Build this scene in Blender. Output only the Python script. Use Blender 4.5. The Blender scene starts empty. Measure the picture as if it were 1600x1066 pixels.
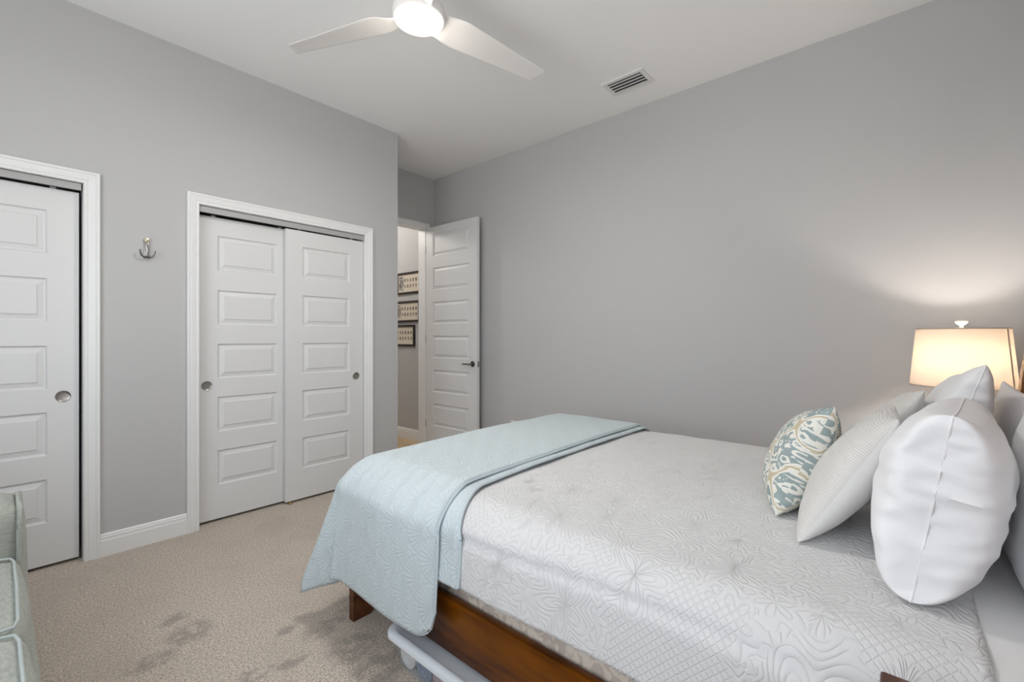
import bpy, bmesh, math, random
import numpy as np
from mathutils import Vector, Matrix, noise as mnoise

C = bpy.context.scene.collection
PI = math.pi
sc = bpy.context.scene

# ------------------------------------------------------------------ camera, sky, daylight, exposure
YAW = 0.852869
CAM_H = 1.237
cam = bpy.data.cameras.new('camera')
cam.sensor_width = 36.0
cam.lens = 700.238 / 1600 * 36
cam.shift_y = -6.686 / 1600
cam.clip_start = 0.02
cam_o = bpy.data.objects.new('camera', cam)
cam_o.location = (0, 0, CAM_H)
cam_o.rotation_euler = (PI / 2, 0, -YAW)
C.objects.link(cam_o)
sc.camera = cam_o

sc.view_settings.view_transform = 'Standard'
sc.view_settings.look = 'None'
sc.view_settings.gamma = 1.0
sc.view_settings.use_curve_mapping = False
sc.view_settings.exposure = 0.0
sc.cycles.use_denoising = True
sc.cycles.max_bounces = 12
sc.cycles.diffuse_bounces = 6
sc.cycles.transparent_max_bounces = 12

SKY = 5.7          # brightness of the overcast sky seen through the windows
world = bpy.data.worlds.new('daylight_sky')
sc.world = world
world.use_nodes = True
wn = world.node_tree
wn.nodes.clear()
w_out = wn.nodes.new('ShaderNodeOutputWorld')
w_bg = wn.nodes.new('ShaderNodeBackground')
w_tc = wn.nodes.new('ShaderNodeTexCoord')
w_sep = wn.nodes.new('ShaderNodeSeparateXYZ')
w_ramp = wn.nodes.new('ShaderNodeValToRGB')
w_map = wn.nodes.new('ShaderNodeMapRange')
wn.links.new(w_tc.outputs['Generated'], w_sep.inputs[0])
wn.links.new(w_sep.outputs['Z'], w_map.inputs['Value'])
w_map.inputs['From Min'].default_value = -1.0
wn.links.new(w_map.outputs[0], w_ramp.inputs[0])
w_ramp.color_ramp.elements[0].position = 0.44
w_ramp.color_ramp.elements[0].color = (0.87, 0.88, 0.89, 1)     # sunlit ground
w_ramp.color_ramp.elements[1].position = 0.54
w_ramp.color_ramp.elements[1].color = (0.70, 0.745, 0.81, 1)
wn.links.new(w_ramp.outputs[0], w_bg.inputs['Color'])
w_bg.inputs['Strength'].default_value = SKY
wn.links.new(w_bg.outputs[0], w_out.inputs[0])


def portal(name, loc, rot, sx, sy):
    l = bpy.data.lights.new(name, 'AREA')
    l.shape = 'RECTANGLE'
    l.size = sx
    l.size_y = sy
    l.cycles.is_portal = True
    o = bpy.data.objects.new(name, l)
    o.location = loc
    o.rotation_euler = rot
    C.objects.link(o)


# room numbers (metres; the camera stands above the origin, X runs along the closet wall, Y towards it)
XL, XR = -1.05, 3.313          # window wall, long grey wall
YN, YC, YB = -0.45, 3.40, 4.09  # headboard wall, closet wall, entry wall
XP = 2.342                      # corner of the closet block
HC = 3.05                       # ceiling
WT = 0.115                      # wall thickness
XH = 3.27                       # hall wall
HY1 = 6.4
WIN_W = (-0.25, 2.40, 0.70, 2.50)    # window in the window wall: y0, y1, z0, z1
WIN_N = (-0.62, 0.26, 0.60, 2.20)   # window in the headboard wall: x0, x1, z0, z1
portal('window_daylight', (XL - 0.16, (WIN_W[0] + WIN_W[1]) / 2, (WIN_W[2] + WIN_W[3]) / 2), (0, -PI / 2, 0), WIN_W[3] - WIN_W[2], WIN_W[1] - WIN_W[0])
portal('window_daylight', ((WIN_N[0] + WIN_N[1]) / 2, YN - 0.16, (WIN_N[2] + WIN_N[3]) / 2), (PI / 2, 0, 0), WIN_N[1] - WIN_N[0], WIN_N[3] - WIN_N[2])


# ------------------------------------------------------------------ node helpers
class E:
    """a value socket with arithmetic"""
    def __init__(s, nt, k): s.nt, s.k = nt, k
    def _op(s, op, *a):
        n = s.nt.nodes.new('ShaderNodeMath')
        n.operation = op
        for i, v in enumerate((s,) + a):
            if isinstance(v, E): s.nt.links.new(v.k, n.inputs[i])
            else: n.inputs[i].default_value = v
        return E(s.nt, n.outputs[0])
    def __add__(s, o): return s._op('ADD', o)
    def __sub__(s, o): return s._op('SUBTRACT', o)
    def __mul__(s, o): return s._op('MULTIPLY', o)
    def __truediv__(s, o): return s._op('DIVIDE', o)
    def mod(s, o): return s._op('FLOORED_MODULO', o)
    def floor(s): return s._op('FLOOR')
    def fract(s): return s._op('FRACT')
    def sin(s): return s._op('SINE')
    def cos(s): return s._op('COSINE')
    def abs(s): return s._op('ABSOLUTE')
    def pow(s, o): return s._op('POWER', o)
    def min(s, o): return s._op('MINIMUM', o)
    def max(s, o): return s._op('MAXIMUM', o)
    def gt(s, o): return s._op('GREATER_THAN', o)
    def lt(s, o): return s._op('LESS_THAN', o)
    def atan2(s, o): return s._op('ARCTAN2', o)
    def sqrt(s): return s._op('SQRT')
    def ramp(s, a, b):
        n = s.nt.nodes.new('ShaderNodeMapRange')
        n.interpolation_type = 'SMOOTHSTEP'
        s.nt.links.new(s.k, n.inputs['Value'])
        n.inputs['From Min'].default_value = a
        n.inputs['From Max'].default_value = b
        return E(s.nt, n.outputs[0])


class M:
    """a principled material under construction"""
    def __init__(s, name, col=(0.8, 0.8, 0.8), rough=0.6, metal=0.0, **kw):
        s.m = bpy.data.materials.new(name)
        s.m.use_nodes = True
        s.nt = s.m.node_tree
        s.b = s.nt.nodes['Principled BSDF']
        s.b.inputs['Base Color'].default_value = (*col, 1)
        s.b.inputs['Roughness'].default_value = rough
        s.b.inputs['Metallic'].default_value = metal
        for k, v in kw.items():
            s.b.inputs[k.replace('_', ' ')].default_value = v
    def coord(s, kind='Object'):
        n = s.nt.nodes.new('ShaderNodeTexCoord')
        return n.outputs[kind]
    def xyz(s, sock):
        n = s.nt.nodes.new('ShaderNodeSeparateXYZ')
        s.nt.links.new(sock, n.inputs[0])
        return [E(s.nt, n.outputs[i]) for i in range(3)]
    def vec(s, x, y, z=0.0):
        n = s.nt.nodes.new('ShaderNodeCombineXYZ')
        for i, v in enumerate((x, y, z)):
            if isinstance(v, E): s.nt.links.new(v.k, n.inputs[i])
            else: n.inputs[i].default_value = v
        return n.outputs[0]
    def mapping(s, sock, scale=(1, 1, 1), rot=(0, 0, 0)):
        n = s.nt.nodes.new('ShaderNodeMapping')
        n.inputs['Scale'].default_value = scale
        n.inputs['Rotation'].default_value = rot
        s.nt.links.new(sock, n.inputs[0])
        return n.outputs[0]
    def noise(s, sock, scale, detail=2.0, rough=0.5, dist=0.0):
        n = s.nt.nodes.new('ShaderNodeTexNoise')
        n.inputs['Scale'].default_value = scale
        n.inputs['Detail'].default_value = detail
        n.inputs['Roughness'].default_value = rough
        n.inputs['Distortion'].default_value = dist
        if sock is not None: s.nt.links.new(sock, n.inputs['Vector'])
        s.last = n
        return E(s.nt, n.outputs[0])
    def voronoi(s, sock, scale, feature='F1', rnd=1.0):
        n = s.nt.nodes.new('ShaderNodeTexVoronoi')
        n.feature = feature
        n.inputs['Scale'].default_value = scale
        n.inputs['Randomness'].default_value = rnd
        s.nt.links.new(sock, n.inputs['Vector'])
        s.last = n
        return E(s.nt, n.outputs['Distance'])
    def mix(s, fac, a, b):
        n = s.nt.nodes.new('ShaderNodeMix')
        n.data_type = 'RGBA'
        if isinstance(fac, E): s.nt.links.new(fac.k, n.inputs[0])
        else: n.inputs[0].default_value = fac
        for i, v in ((6, a), (7, b)):
            if isinstance(v, tuple): n.inputs[i].default_value = (*v, 1)
            else: s.nt.links.new(v, n.inputs[i])
        return n.outputs[2]
    def color(s, sock): s.nt.links.new(sock, s.b.inputs['Base Color'])
    def rough(s, e): s.nt.links.new(e.k, s.b.inputs['Roughness'])
    def bump(s, e, dist=0.002, strength=1.0):
        n = s.nt.nodes.new('ShaderNodeBump')
        n.inputs['Distance'].default_value = dist
        n.inputs['Strength'].default_value = strength
        s.nt.links.new(e.k, n.inputs['Height'])
        s.nt.links.new(n.outputs[0], s.b.inputs['Normal'])
        return s


# ------------------------------------------------------------------ materials
def mk():
    d = {}
    m = M('wall_paint', (0.488, 0.485, 0.482), 0.75)
    m.bump(m.noise(m.coord(), 140, 2), 0.0006, 0.35)
    d['wall'] = m.m
    m = M('ceiling_paint', (0.86, 0.86, 0.855), 0.85)
    m.bump(m.noise(m.coord(), 120, 2), 0.0008, 0.35)
    d['ceil'] = m.m
    d['white'] = M('white_trim_paint', (0.78, 0.78, 0.775), 0.38).m
    d['door'] = M('white_door_paint', (0.69, 0.69, 0.685), 0.42).m
    d['track'] = M('closet_track_metal', (0.40, 0.395, 0.39), 0.45).m
    d['nickel'] = M('brushed_nickel', (0.36, 0.34, 0.315), 0.34, 1.0).m
    d['darknickel'] = M('dark_nickel', (0.22, 0.21, 0.20), 0.25, 1.0).m
    d['chrome'] = M('chrome', (0.75, 0.75, 0.76), 0.14, 1.0).m
    d['knobtop'] = M('pale_brass', (0.66, 0.61, 0.45), 0.3, 1.0).m
    d['brass'] = M('brass', (0.55, 0.42, 0.18), 0.35, 1.0).m
    d['black'] = M('painted_duct_shade', (0.012, 0.011, 0.01), 0.9).m  # near-black colour standing in for the shade between the vent slats
    d['fan'] = M('white_fan_plastic', (0.80, 0.78, 0.76), 0.45).m
    d['vent'] = M('white_vent_metal', (0.74, 0.73, 0.72), 0.5).m
    d['plate'] = M('white_outlet_plastic', (0.80, 0.80, 0.79), 0.35).m

    # carpet: short cut pile, mottled, with brushed darker patches
    m = M('beige_carpet', rough=0.95)
    p = m.coord()
    fine = m.noise(p, 290, 3, 0.75)
    mid = m.noise(p, 110, 3, 0.65)
    big = m.noise(p, 2.6, 3, 0.6, 0.6)
    x, y, z = m.xyz(p)
    wx = x + (m.noise(p, 9, 3, 0.6) - 0.5) * 0.11
    wy = y + (m.noise(m.mapping(p, (1, 1.3, 1)), 8, 3, 0.6) - 0.5) * 0.11
    patch = None
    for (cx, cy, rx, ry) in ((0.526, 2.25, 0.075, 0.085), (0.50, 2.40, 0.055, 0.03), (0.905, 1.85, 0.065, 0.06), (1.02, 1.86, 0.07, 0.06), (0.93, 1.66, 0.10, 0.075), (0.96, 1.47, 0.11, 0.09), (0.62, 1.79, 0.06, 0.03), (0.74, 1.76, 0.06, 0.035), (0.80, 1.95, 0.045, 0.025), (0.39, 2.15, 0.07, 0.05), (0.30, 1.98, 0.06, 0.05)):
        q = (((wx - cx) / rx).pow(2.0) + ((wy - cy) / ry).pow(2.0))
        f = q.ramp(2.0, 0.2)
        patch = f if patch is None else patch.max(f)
    tone = (fine - 0.5) * 2.0 + (mid - 0.5) * 0.9 + 0.5
    c = m.mix(tone.ramp(0.15, 0.85), (0.20, 0.168, 0.14), (0.86, 0.75, 0.64))
    c = m.mix(big.ramp(0.45, 0.70) * 0.34, c, (0.40, 0.34, 0.285))
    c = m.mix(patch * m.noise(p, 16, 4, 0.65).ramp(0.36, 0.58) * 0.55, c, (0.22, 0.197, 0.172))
    m.color(c)
    m.bump(fine * 0.6 + mid * 0.6, 0.008, 0.6)
    d['carpet'] = m.m

    # hall floor planks
    m = M('light_wood_planks', rough=0.35)
    p = m.coord()
    x, y, z = m.xyz(p)
    row = (x / 0.15).floor()
    tone = m.noise(m.vec(row * 3.7, (y + row * 0.37) / 0.9, 0.0), 1.0, 0)
    g = m.noise(m.mapping(p, (24, 2.0, 1)), 3.0, 4, 0.6, 0.4)
    c = m.mix(g.ramp(0.3, 0.7), (0.36, 0.22, 0.10), (0.62, 0.45, 0.26))
    c = m.mix(tone.ramp(0.35, 0.65) * 0.5, c, (0.72, 0.56, 0.36))
    m.color(c)
    d['plank'] = m.m

    # bed wood
    def wood(name, a, b, rough=0.25):
        m = M(name, rough=rough, Specular_IOR_Level=0.2)
        p = m.coord()
        g = m.noise(m.mapping(p, (14, 1.6, 14)), 1.6, 4, 0.62, 0.9)
        h = m.noise(m.mapping(p, (3, 1.2, 3)), 2.1, 2, 0.5, 0.5)
        m.color(m.mix((g * 0.6 + h * 0.6).ramp(0.38, 0.82), a, b))
        return m.m
    d['rail'] = wood('amber_brown_wood', (0.042, 0.009, 0.0005), (0.165, 0.049, 0.0015))
    d['darkwood'] = wood('dark_reddish_wood', (0.045, 0.013, 0.006), (0.15, 0.055, 0.022))
    d['headwood'] = wood('honey_brown_wood', (0.20, 0.085, 0.03), (0.36, 0.17, 0.07))

    # white matelasse bedspread: flower medallions ringed by scroll lines, small lattice between them
    m = M('white_quilted_cotton', (0.63, 0.625, 0.622), 0.9)
    m.b.inputs['Sheen Weight'].default_value = 0.1
    p = m.coord('UV')
    x, y, z = m.xyz(p)
    wx = x + (m.noise(p, 5.0, 2) - 0.5) * 0.09
    wy = y + (m.noise(m.mapping(p, (1.0, 1.0, 1), (0, 0, 2.1)), 5.0, 2) - 0.5) * 0.09
    q = m.vec(wx, wy)

    def medal(scale, lobes, freq, rnd):
        v = m.voronoi(q, scale, 'F1', rnd)
        px, py, pz = m.xyz(m.last.outputs['Position'])
        cr, cg, cb = m.xyz(m.last.outputs['Color'])
        ang = (wy - py).atan2(wx - px)
        r = v / (((ang + cr * 6.28) * lobes).cos() * 0.20 + 1.0)
        return (r * freq).sin().abs().pow(0.55), v, cr
    big, v1, id1 = medal(4.4, 5.0, 44.0, 0.8)
    tiny, v2, id2 = medal(11.0, 6.0, 13.0, 0.85)
    lat = ((x + y) * 150.0).sin().abs().min(((x - y) * 150.0).sin().abs()).ramp(0.0, 0.5) * 0.65
    hatch = ((x * 0.9 + y * 0.5) * 190.0).sin().abs().pow(0.6)
    core = v1.ramp(0.27, 0.23)
    rim = v1.ramp(0.52, 0.55)
    pat = big * (core * -1.0 + 1.0) + tiny * core
    fill = lat * id1.gt(0.6) + tiny * id1.lt(0.6)
    pat = pat * (rim * -1.0 + 1.0) + fill * rim
    m.bump(pat + m.noise(p, 55, 3, 0.6) * 0.5, 0.0032, 0.62)
    d['quilt'] = m.m

    # aqua throw with overlapping stitched shell fans
    m = M('aqua_quilted_cotton', (0.53, 0.598, 0.618), 0.9)
    m.b.inputs['Sheen Weight'].default_value = 0.1
    p = m.coord('UV')
    x0, y0, z0 = m.xyz(p)
    x = x0 + (m.noise(p, 9, 1) - 0.5) * 0.02
    y = y0 + (m.noise(m.mapping(p, (1, 1, 1), (0, 0, 1.1)), 9, 1) - 0.5) * 0.02
    Rr, Hh = 0.078, 0.066
    row = (y / Hh).floor()

    def shell(k):
        rw = row - float(k)
        off = rw.mod(2.0) * Rr
        cx = ((x + off) / (2 * Rr)).fract() - 0.5
        cx = cx * (2 * Rr)
        cy = y - rw * Hh
        r = (cx.pow(2.0) + cy.pow(2.0)).sqrt()
        ang = cx.atan2(cy)
        rays = ((ang * 13.0).sin()).abs().pow(0.6)
        return rays * r.ramp(0.002, 0.02) * ((r - Rr).abs()).ramp(0.0, 0.005), r.lt(Rr)
    s0, i0 = shell(0)
    s1, i1 = shell(1)
    pat = s1 * i1 + s0 * (i1 * -1.0 + 1.0)
    m.bump(pat + m.noise(p, 60, 3, 0.6) * 0.35, 0.0030, 0.62)
    d['throw'] = m.m
    d['binding'] = M('aqua_binding', (0.515, 0.59, 0.62), 0.85).m

    def cloth(name, col, rough=0.9, weave=420, k=0.0006, sheen=0.15):
        m = M(name, col, rough)
        m.b.inputs['Sheen Weight'].default_value = sheen
        m.bump(m.noise(m.coord('UV'), weave, 2, 0.6) + m.noise(m.coord('UV'), 14, 3, 0.6, 0.4) * 3.0, k, 0.6)
        return m.m
    d['linen'] = cloth('white_pillowcase_cotton', (0.79, 0.782, 0.785))
    d['sheet'] = cloth('white_sheet_cotton', (0.70, 0.69, 0.685))
    d['ticking'] = None
    m = M('cream_damask_ticking', rough=0.85)
    p = m.coord()
    f = m.noise(p, 22, 2, 0.5, 1.2)
    m.color(m.mix(f.ramp(0.45, 0.55), (0.66, 0.58, 0.49), (0.50, 0.42, 0.36)))
    d['ticking'] = m.m

    # ribbed cream pillow
    m = M('cream_ribbed_fabric', rough=0.92)
    m.b.inputs['Sheen Weight'].default_value = 0.2
    p = m.coord('UV')
    x, y, z = m.xyz(p)
    yy = y + (m.noise(p, 25, 2) - 0.5) * 0.002
    rib = ((yy * (2 * PI / 0.0068)).sin() * 0.5 + 0.5)
    m.color(m.mix(rib.ramp(0.1, 0.9), (0.60, 0.575, 0.54), (0.70, 0.68, 0.65)))
    m.bump(rib, 0.0015, 0.6)
    d['rib'] = m.m
    d['cream'] = cloth('plain_cream_fabric', (0.70, 0.685, 0.665))

    # patterned cushion: ogee bands with curling motifs
    m = M('teal_medallion_print', rough=0.92)
    p = m.coord('UV')
    x0, y0, z0 = m.xyz(p)
    n1 = m.noise(p, 11, 2)
    n2 = m.noise(m.mapping(p, (1, 1, 1), (0, 0, 1.3)), 12, 2)
    x = x0 + (n1 - 0.5) * 0.045
    y = y0 + (n2 - 0.5) * 0.045
    kx, ky = 2 * PI / 0.145, 2 * PI / 0.19
    og = (x * kx).cos() + (y * ky).cos()
    band = og.abs()
    cell = m.voronoi(m.vec(x, y), 31.0, 'F1', 0.8)
    curl = ((cell * 15.0) + (m.noise(p, 70, 1) - 0.5) * 4.0).sin()
    small = m.voronoi(m.vec(x, y), 46.0, 'F1', 0.9)
    blotch = m.noise(p, 38, 2, 0.5, 1.4)
    teal = m.mix(m.noise(p, 30, 2), (0.22, 0.28, 0.275), (0.36, 0.42, 0.415))
    cream = (0.73, 0.715, 0.65)
    tan = m.mix(((x0 + y0) * 900.0).sin().gt(0.1), (0.62, 0.55, 0.40), (0.45, 0.37, 0.24))
    c = m.mix(curl.gt(-0.25), cream, teal)
    c = m.mix((blotch.gt(0.67)) * 0.9, c, cream)
    c = m.mix(small.lt(0.18) * 0.9, c, (0.70, 0.69, 0.66))
    c = m.mix(band.lt(0.34), c, cream)
    c = m.mix(band.lt(0.13), c, tan)
    m.color(c)
    m.bump(m.noise(p, 500, 2), 0.0006, 0.6)
    d['print'] = m.m

    # sofa fabric
    m = M('sage_green_weave', rough=0.9)
    m.b.inputs['Sheen Weight'].default_value = 0.25
    p = m.coord()
    a = m.noise(m.mapping(p, (30, 30, 260)), 1.5, 2, 0.6)
    b = m.noise(p, 520, 2, 0.6)
    m.color(m.mix((a * 0.55 + b * 0.55).ramp(0.3, 0.8), (0.255, 0.275, 0.24), (0.48, 0.50, 0.445)))
    m.bump(b + a, 0.0012, 0.7)
    d['sofa'] = m.m
    d['piping'] = M('pale_blue_piping', (0.46, 0.51, 0.50), 0.85).m

    # lamp
    m = M('cream_lampshade_fabric', (0.93, 0.88, 0.80), 0.8)
    nt = m.nt
    tr = nt.nodes.new('ShaderNodeBsdfTranslucent')
    tr.inputs[0].default_value = (0.42, 0.37, 0.315, 1)
    ms = nt.nodes.new('ShaderNodeMixShader')
    ms.inputs[0].default_value = 0.6
    nt.links.new(m.b.outputs[0], ms.inputs[1])
    nt.links.new(tr.outputs[0], ms.inputs[2])
    nt.links.new(ms.outputs[0], nt.nodes['Material Output'].inputs[0])
    d['shade'] = m.m
    m = M('lampshade_seam_fabric', (0.80, 0.70, 0.58), 0.8)
    nt = m.nt
    tr = nt.nodes.new('ShaderNodeBsdfTranslucent')
    tr.inputs[0].default_value = (0.30, 0.24, 0.18, 1)
    ms = nt.nodes.new('ShaderNodeMixShader')
    ms.inputs[0].default_value = 0.45
    nt.links.new(m.b.outputs[0], ms.inputs[1])
    nt.links.new(tr.outputs[0], ms.inputs[2])
    nt.links.new(ms.outputs[0], nt.nodes['Material Output'].inputs[0])
    d['shadeseam'] = m.m
    d['ceramic'] = M('cream_ceramic', (0.80, 0.74, 0.64), 0.2).m

    def glow(name, col, s):
        m = bpy.data.materials.new(name)
        m.use_nodes = True
        b = m.node_tree.nodes['Principled BSDF']
        b.inputs['Base Color'].default_value = (0.9, 0.9, 0.9, 1)
        b.inputs['Emission Color'].default_value = (*col, 1)
        b.inputs['Emission Strength'].default_value = s
        return m
    d['lens'] = glow('lit_frosted_lens', (1.0, 0.93, 0.84), 7.0)
    d['bulb'] = glow('lit_bulb', (1.0, 0.85, 0.66), 18.0)
    d['halllens'] = glow('lit_hall_lens', (1.0, 0.95, 0.88), 9.0)

    # glass pane: clear, a little reflective
    m = bpy.data.materials.new('window_glass')
    m.use_nodes = True
    nt = m.node_tree
    nt.nodes.clear()
    o = nt.nodes.new('ShaderNodeOutputMaterial')
    t = nt.nodes.new('ShaderNodeBsdfTransparent')
    g = nt.nodes.new('ShaderNodeBsdfGlossy')
    g.inputs['Roughness'].default_value = 0.02
    ms = nt.nodes.new('ShaderNodeMixShader')
    ms.inputs[0].default_value = 0.06
    nt.links.new(t.outputs[0], ms.inputs[1])
    nt.links.new(g.outputs[0], ms.inputs[2])
    nt.links.new(ms.outputs[0], o.inputs[0])
    d['glass'] = m

    # storage bin plastics
    d['lid'] = M('frosted_white_lid', (0.70, 0.74, 0.78), 0.35).m
    m = bpy.data.materials.new('clear_bin_plastic')
    m.use_nodes = True
    nt = m.node_tree
    nt.nodes.clear()
    o = nt.nodes.new('ShaderNodeOutputMaterial')
    t = nt.nodes.new('ShaderNodeBsdfTransparent')
    t.inputs[0].default_value = (0.93, 0.95, 0.97, 1)
    g = nt.nodes.new('ShaderNodeBsdfPrincipled')
    g.inputs['Base Color'].default_value = (0.72, 0.76, 0.80, 1)
    g.inputs['Roughness'].default_value = 0.25
    ms = nt.nodes.new('ShaderNodeMixShader')
    ms.inputs[0].default_value = 0.22
    nt.links.new(t.outputs[0], ms.inputs[1])
    nt.links.new(g.outputs[0], ms.inputs[2])
    nt.links.new(ms.outputs[0], o.inputs[0])
    d['bin'] = m
    d['purple'] = cloth('muted_purple_cloth', (0.24, 0.20, 0.30))
    d['slate'] = cloth('slate_blue_cloth', (0.16, 0.21, 0.30))
    d['pale'] = cloth('pale_cloth', (0.72, 0.70, 0.68))
    d['mauve'] = cloth('mauve_cloth', (0.42, 0.30, 0.32))

    # picture frames
    d['frame'] = M('dark_brown_frame', (0.028, 0.018, 0.014), 0.35).m
    d['mat'] = M('cream_mat_board', (0.66, 0.585, 0.48), 0.8).m
    m = M('sepia_photo', rough=0.5)
    p = m.coord()
    x, y, z = m.xyz(p)
    f = m.noise(p, 45, 3, 0.6)
    m.color(m.mix(f.ramp(0.38, 0.62), (0.05, 0.04, 0.032), (0.34, 0.29, 0.24)))
    d['photo'] = m.m
    m = M('grey_portrait_photo', rough=0.5)
    f = m.noise(m.coord(), 24, 3, 0.6)
    m.color(m.mix(f.ramp(0.36, 0.64), (0.06, 0.055, 0.05), (0.46, 0.43, 0.40)))
    d['portrait'] = m.m
    return d


MT = mk()


# ------------------------------------------------------------------ mesh helpers
class MB:
    def __init__(s):
        s.bm = bmesh.new()
        s.uv = s.bm.loops.layers.uv.new('UVMap')

    def box(s, x0, x1, y0, y1, z0, z1, bev=0.0, seg=2):
        v = [s.bm.verts.new(p) for p in ((x0, y0, z0), (x1, y0, z0), (x1, y1, z0), (x0, y1, z0), (x0, y0, z1), (x1, y0, z1), (x1, y1, z1), (x0, y1, z1))]
        fs = [s.bm.faces.new([v[i] for i in f]) for f in ((3, 2, 1, 0), (4, 5, 6, 7), (0, 1, 5, 4), (1, 2, 6, 5), (2, 3, 7, 6), (3, 0, 4, 7))]
        if bev:
            es = list({e for f in fs for e in f.edges})
            bmesh.ops.bevel(s.bm, geom=es, offset=bev, segments=seg, affect='EDGES', profile=0.5)
        return s

    def loft(s, rings, closed=True, cap=True):
        R = [[s.bm.verts.new(p) for p in r] for r in rings]
        n = len(R[0])
        for a, b in zip(R, R[1:]):
            for i in range(n if closed else n - 1):
                j = (i + 1) % n
                s.bm.faces.new((a[i], a[j], b[j], b[i]))
        if cap and closed:
            s.bm.faces.new(R[0][::-1])
            s.bm.faces.new(R[-1])
        return s

    def lathe(s, prof, n=32, c=(0, 0, 0), axis='Z', cap=True):
        rings = []
        for (r, h) in prof:
            ring = []
            for i in range(n):
                t = 2 * PI * i / n
                a, b = max(r, 1e-4) * math.cos(t), max(r, 1e-4) * math.sin(t)
                p = (a, b, h) if axis == 'Z' else ((a, -h, b) if axis == 'Y' else (h, a, b))
                ring.append((c[0] + p[0], c[1] + p[1], c[2] + p[2]))
            rings.append(ring)
        return s.loft(rings, True, cap)

    def tube(s, pts, r, n=10):
        pts = [Vector(p) for p in pts]
        rs = r if isinstance(r, (list, tuple)) else [r] * len(pts)
        rings = []
        up = Vector((0.13, 0.21, 1)).normalized()
        for i, p in enumerate(pts):
            d = (pts[min(i + 1, len(pts) - 1)] - pts[max(i - 1, 0)]).normalized()
            a = d.cross(up)
            if a.length < 1e-3: a = d.cross(Vector((1, 0, 0)))
            a.normalize()
            b = a.cross(d)
            rings.append([tuple(p + (a * math.cos(2 * PI * k / n) + b * math.sin(2 * PI * k / n)) * rs[i]) for k in range(n)])
        return s.loft(rings)

    def grid(s, P, UV=None, wrap=False):
        """P: array (m, n, 3)"""
        m, n = P.shape[:2]
        V = [[s.bm.verts.new(P[i, j]) for j in range(n)] for i in range(m)]
        for i in range(m - 1):
            for j in range(n - 1):
                f = s.bm.faces.new((V[i][j], V[i + 1][j], V[i + 1][j + 1], V[i][j + 1]))
                if UV is not None:
                    for l, (a, b) in zip(f.loops, ((i, j), (i + 1, j), (i + 1, j + 1), (i, j + 1))):
                        l[s.uv].uv = UV[a, b]
        return s

    def build(s, name, mat, parent=None, smooth=True, sharp=38, loc=None):
        bm = s.bm
        bmesh.ops.recalc_face_normals(bm, faces=bm.faces[:])
        if smooth:
            lim = math.radians(sharp)
            for f in bm.faces: f.smooth = True
            for e in bm.edges:
                if len(e.link_faces) == 2 and e.calc_face_angle(0) > lim: e.smooth = False
        if loc is not None:
            bmesh.ops.translate(bm, verts=bm.verts[:], vec=-Vector(loc))
        me = bpy.data.meshes.new(name)
        bm.to_mesh(me)
        bm.free()
        me.materials.append(mat)
        o = bpy.data.objects.new(name, me)
        if loc is not None: o.location = loc
        C.objects.link(o)
        if parent is not None:
            o.parent = parent
        return o


def tag(o, label, cat, group=None, kind=None):
    o['label'] = label
    o['category'] = cat
    if group: o['group'] = group
    if kind: o['kind'] = kind
    return o


def empty(name, loc, label, cat, group=None, rz=0.0, kind=None):
    o = bpy.data.objects.new(name, None)
    o.empty_display_size = 0.1
    o.location = loc
    o.rotation_euler = (0, 0, rz)
    C.objects.link(o)
    return tag(o, label, cat, group, kind)


def struct(o, label, cat):
    return tag(o, label, cat, None, 'structure')


def vnoise(x, y, s, seed=0.0):
    return mnoise.noise(Vector((x * s + seed * 7.13, y * s - seed * 3.7, seed)))


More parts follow.
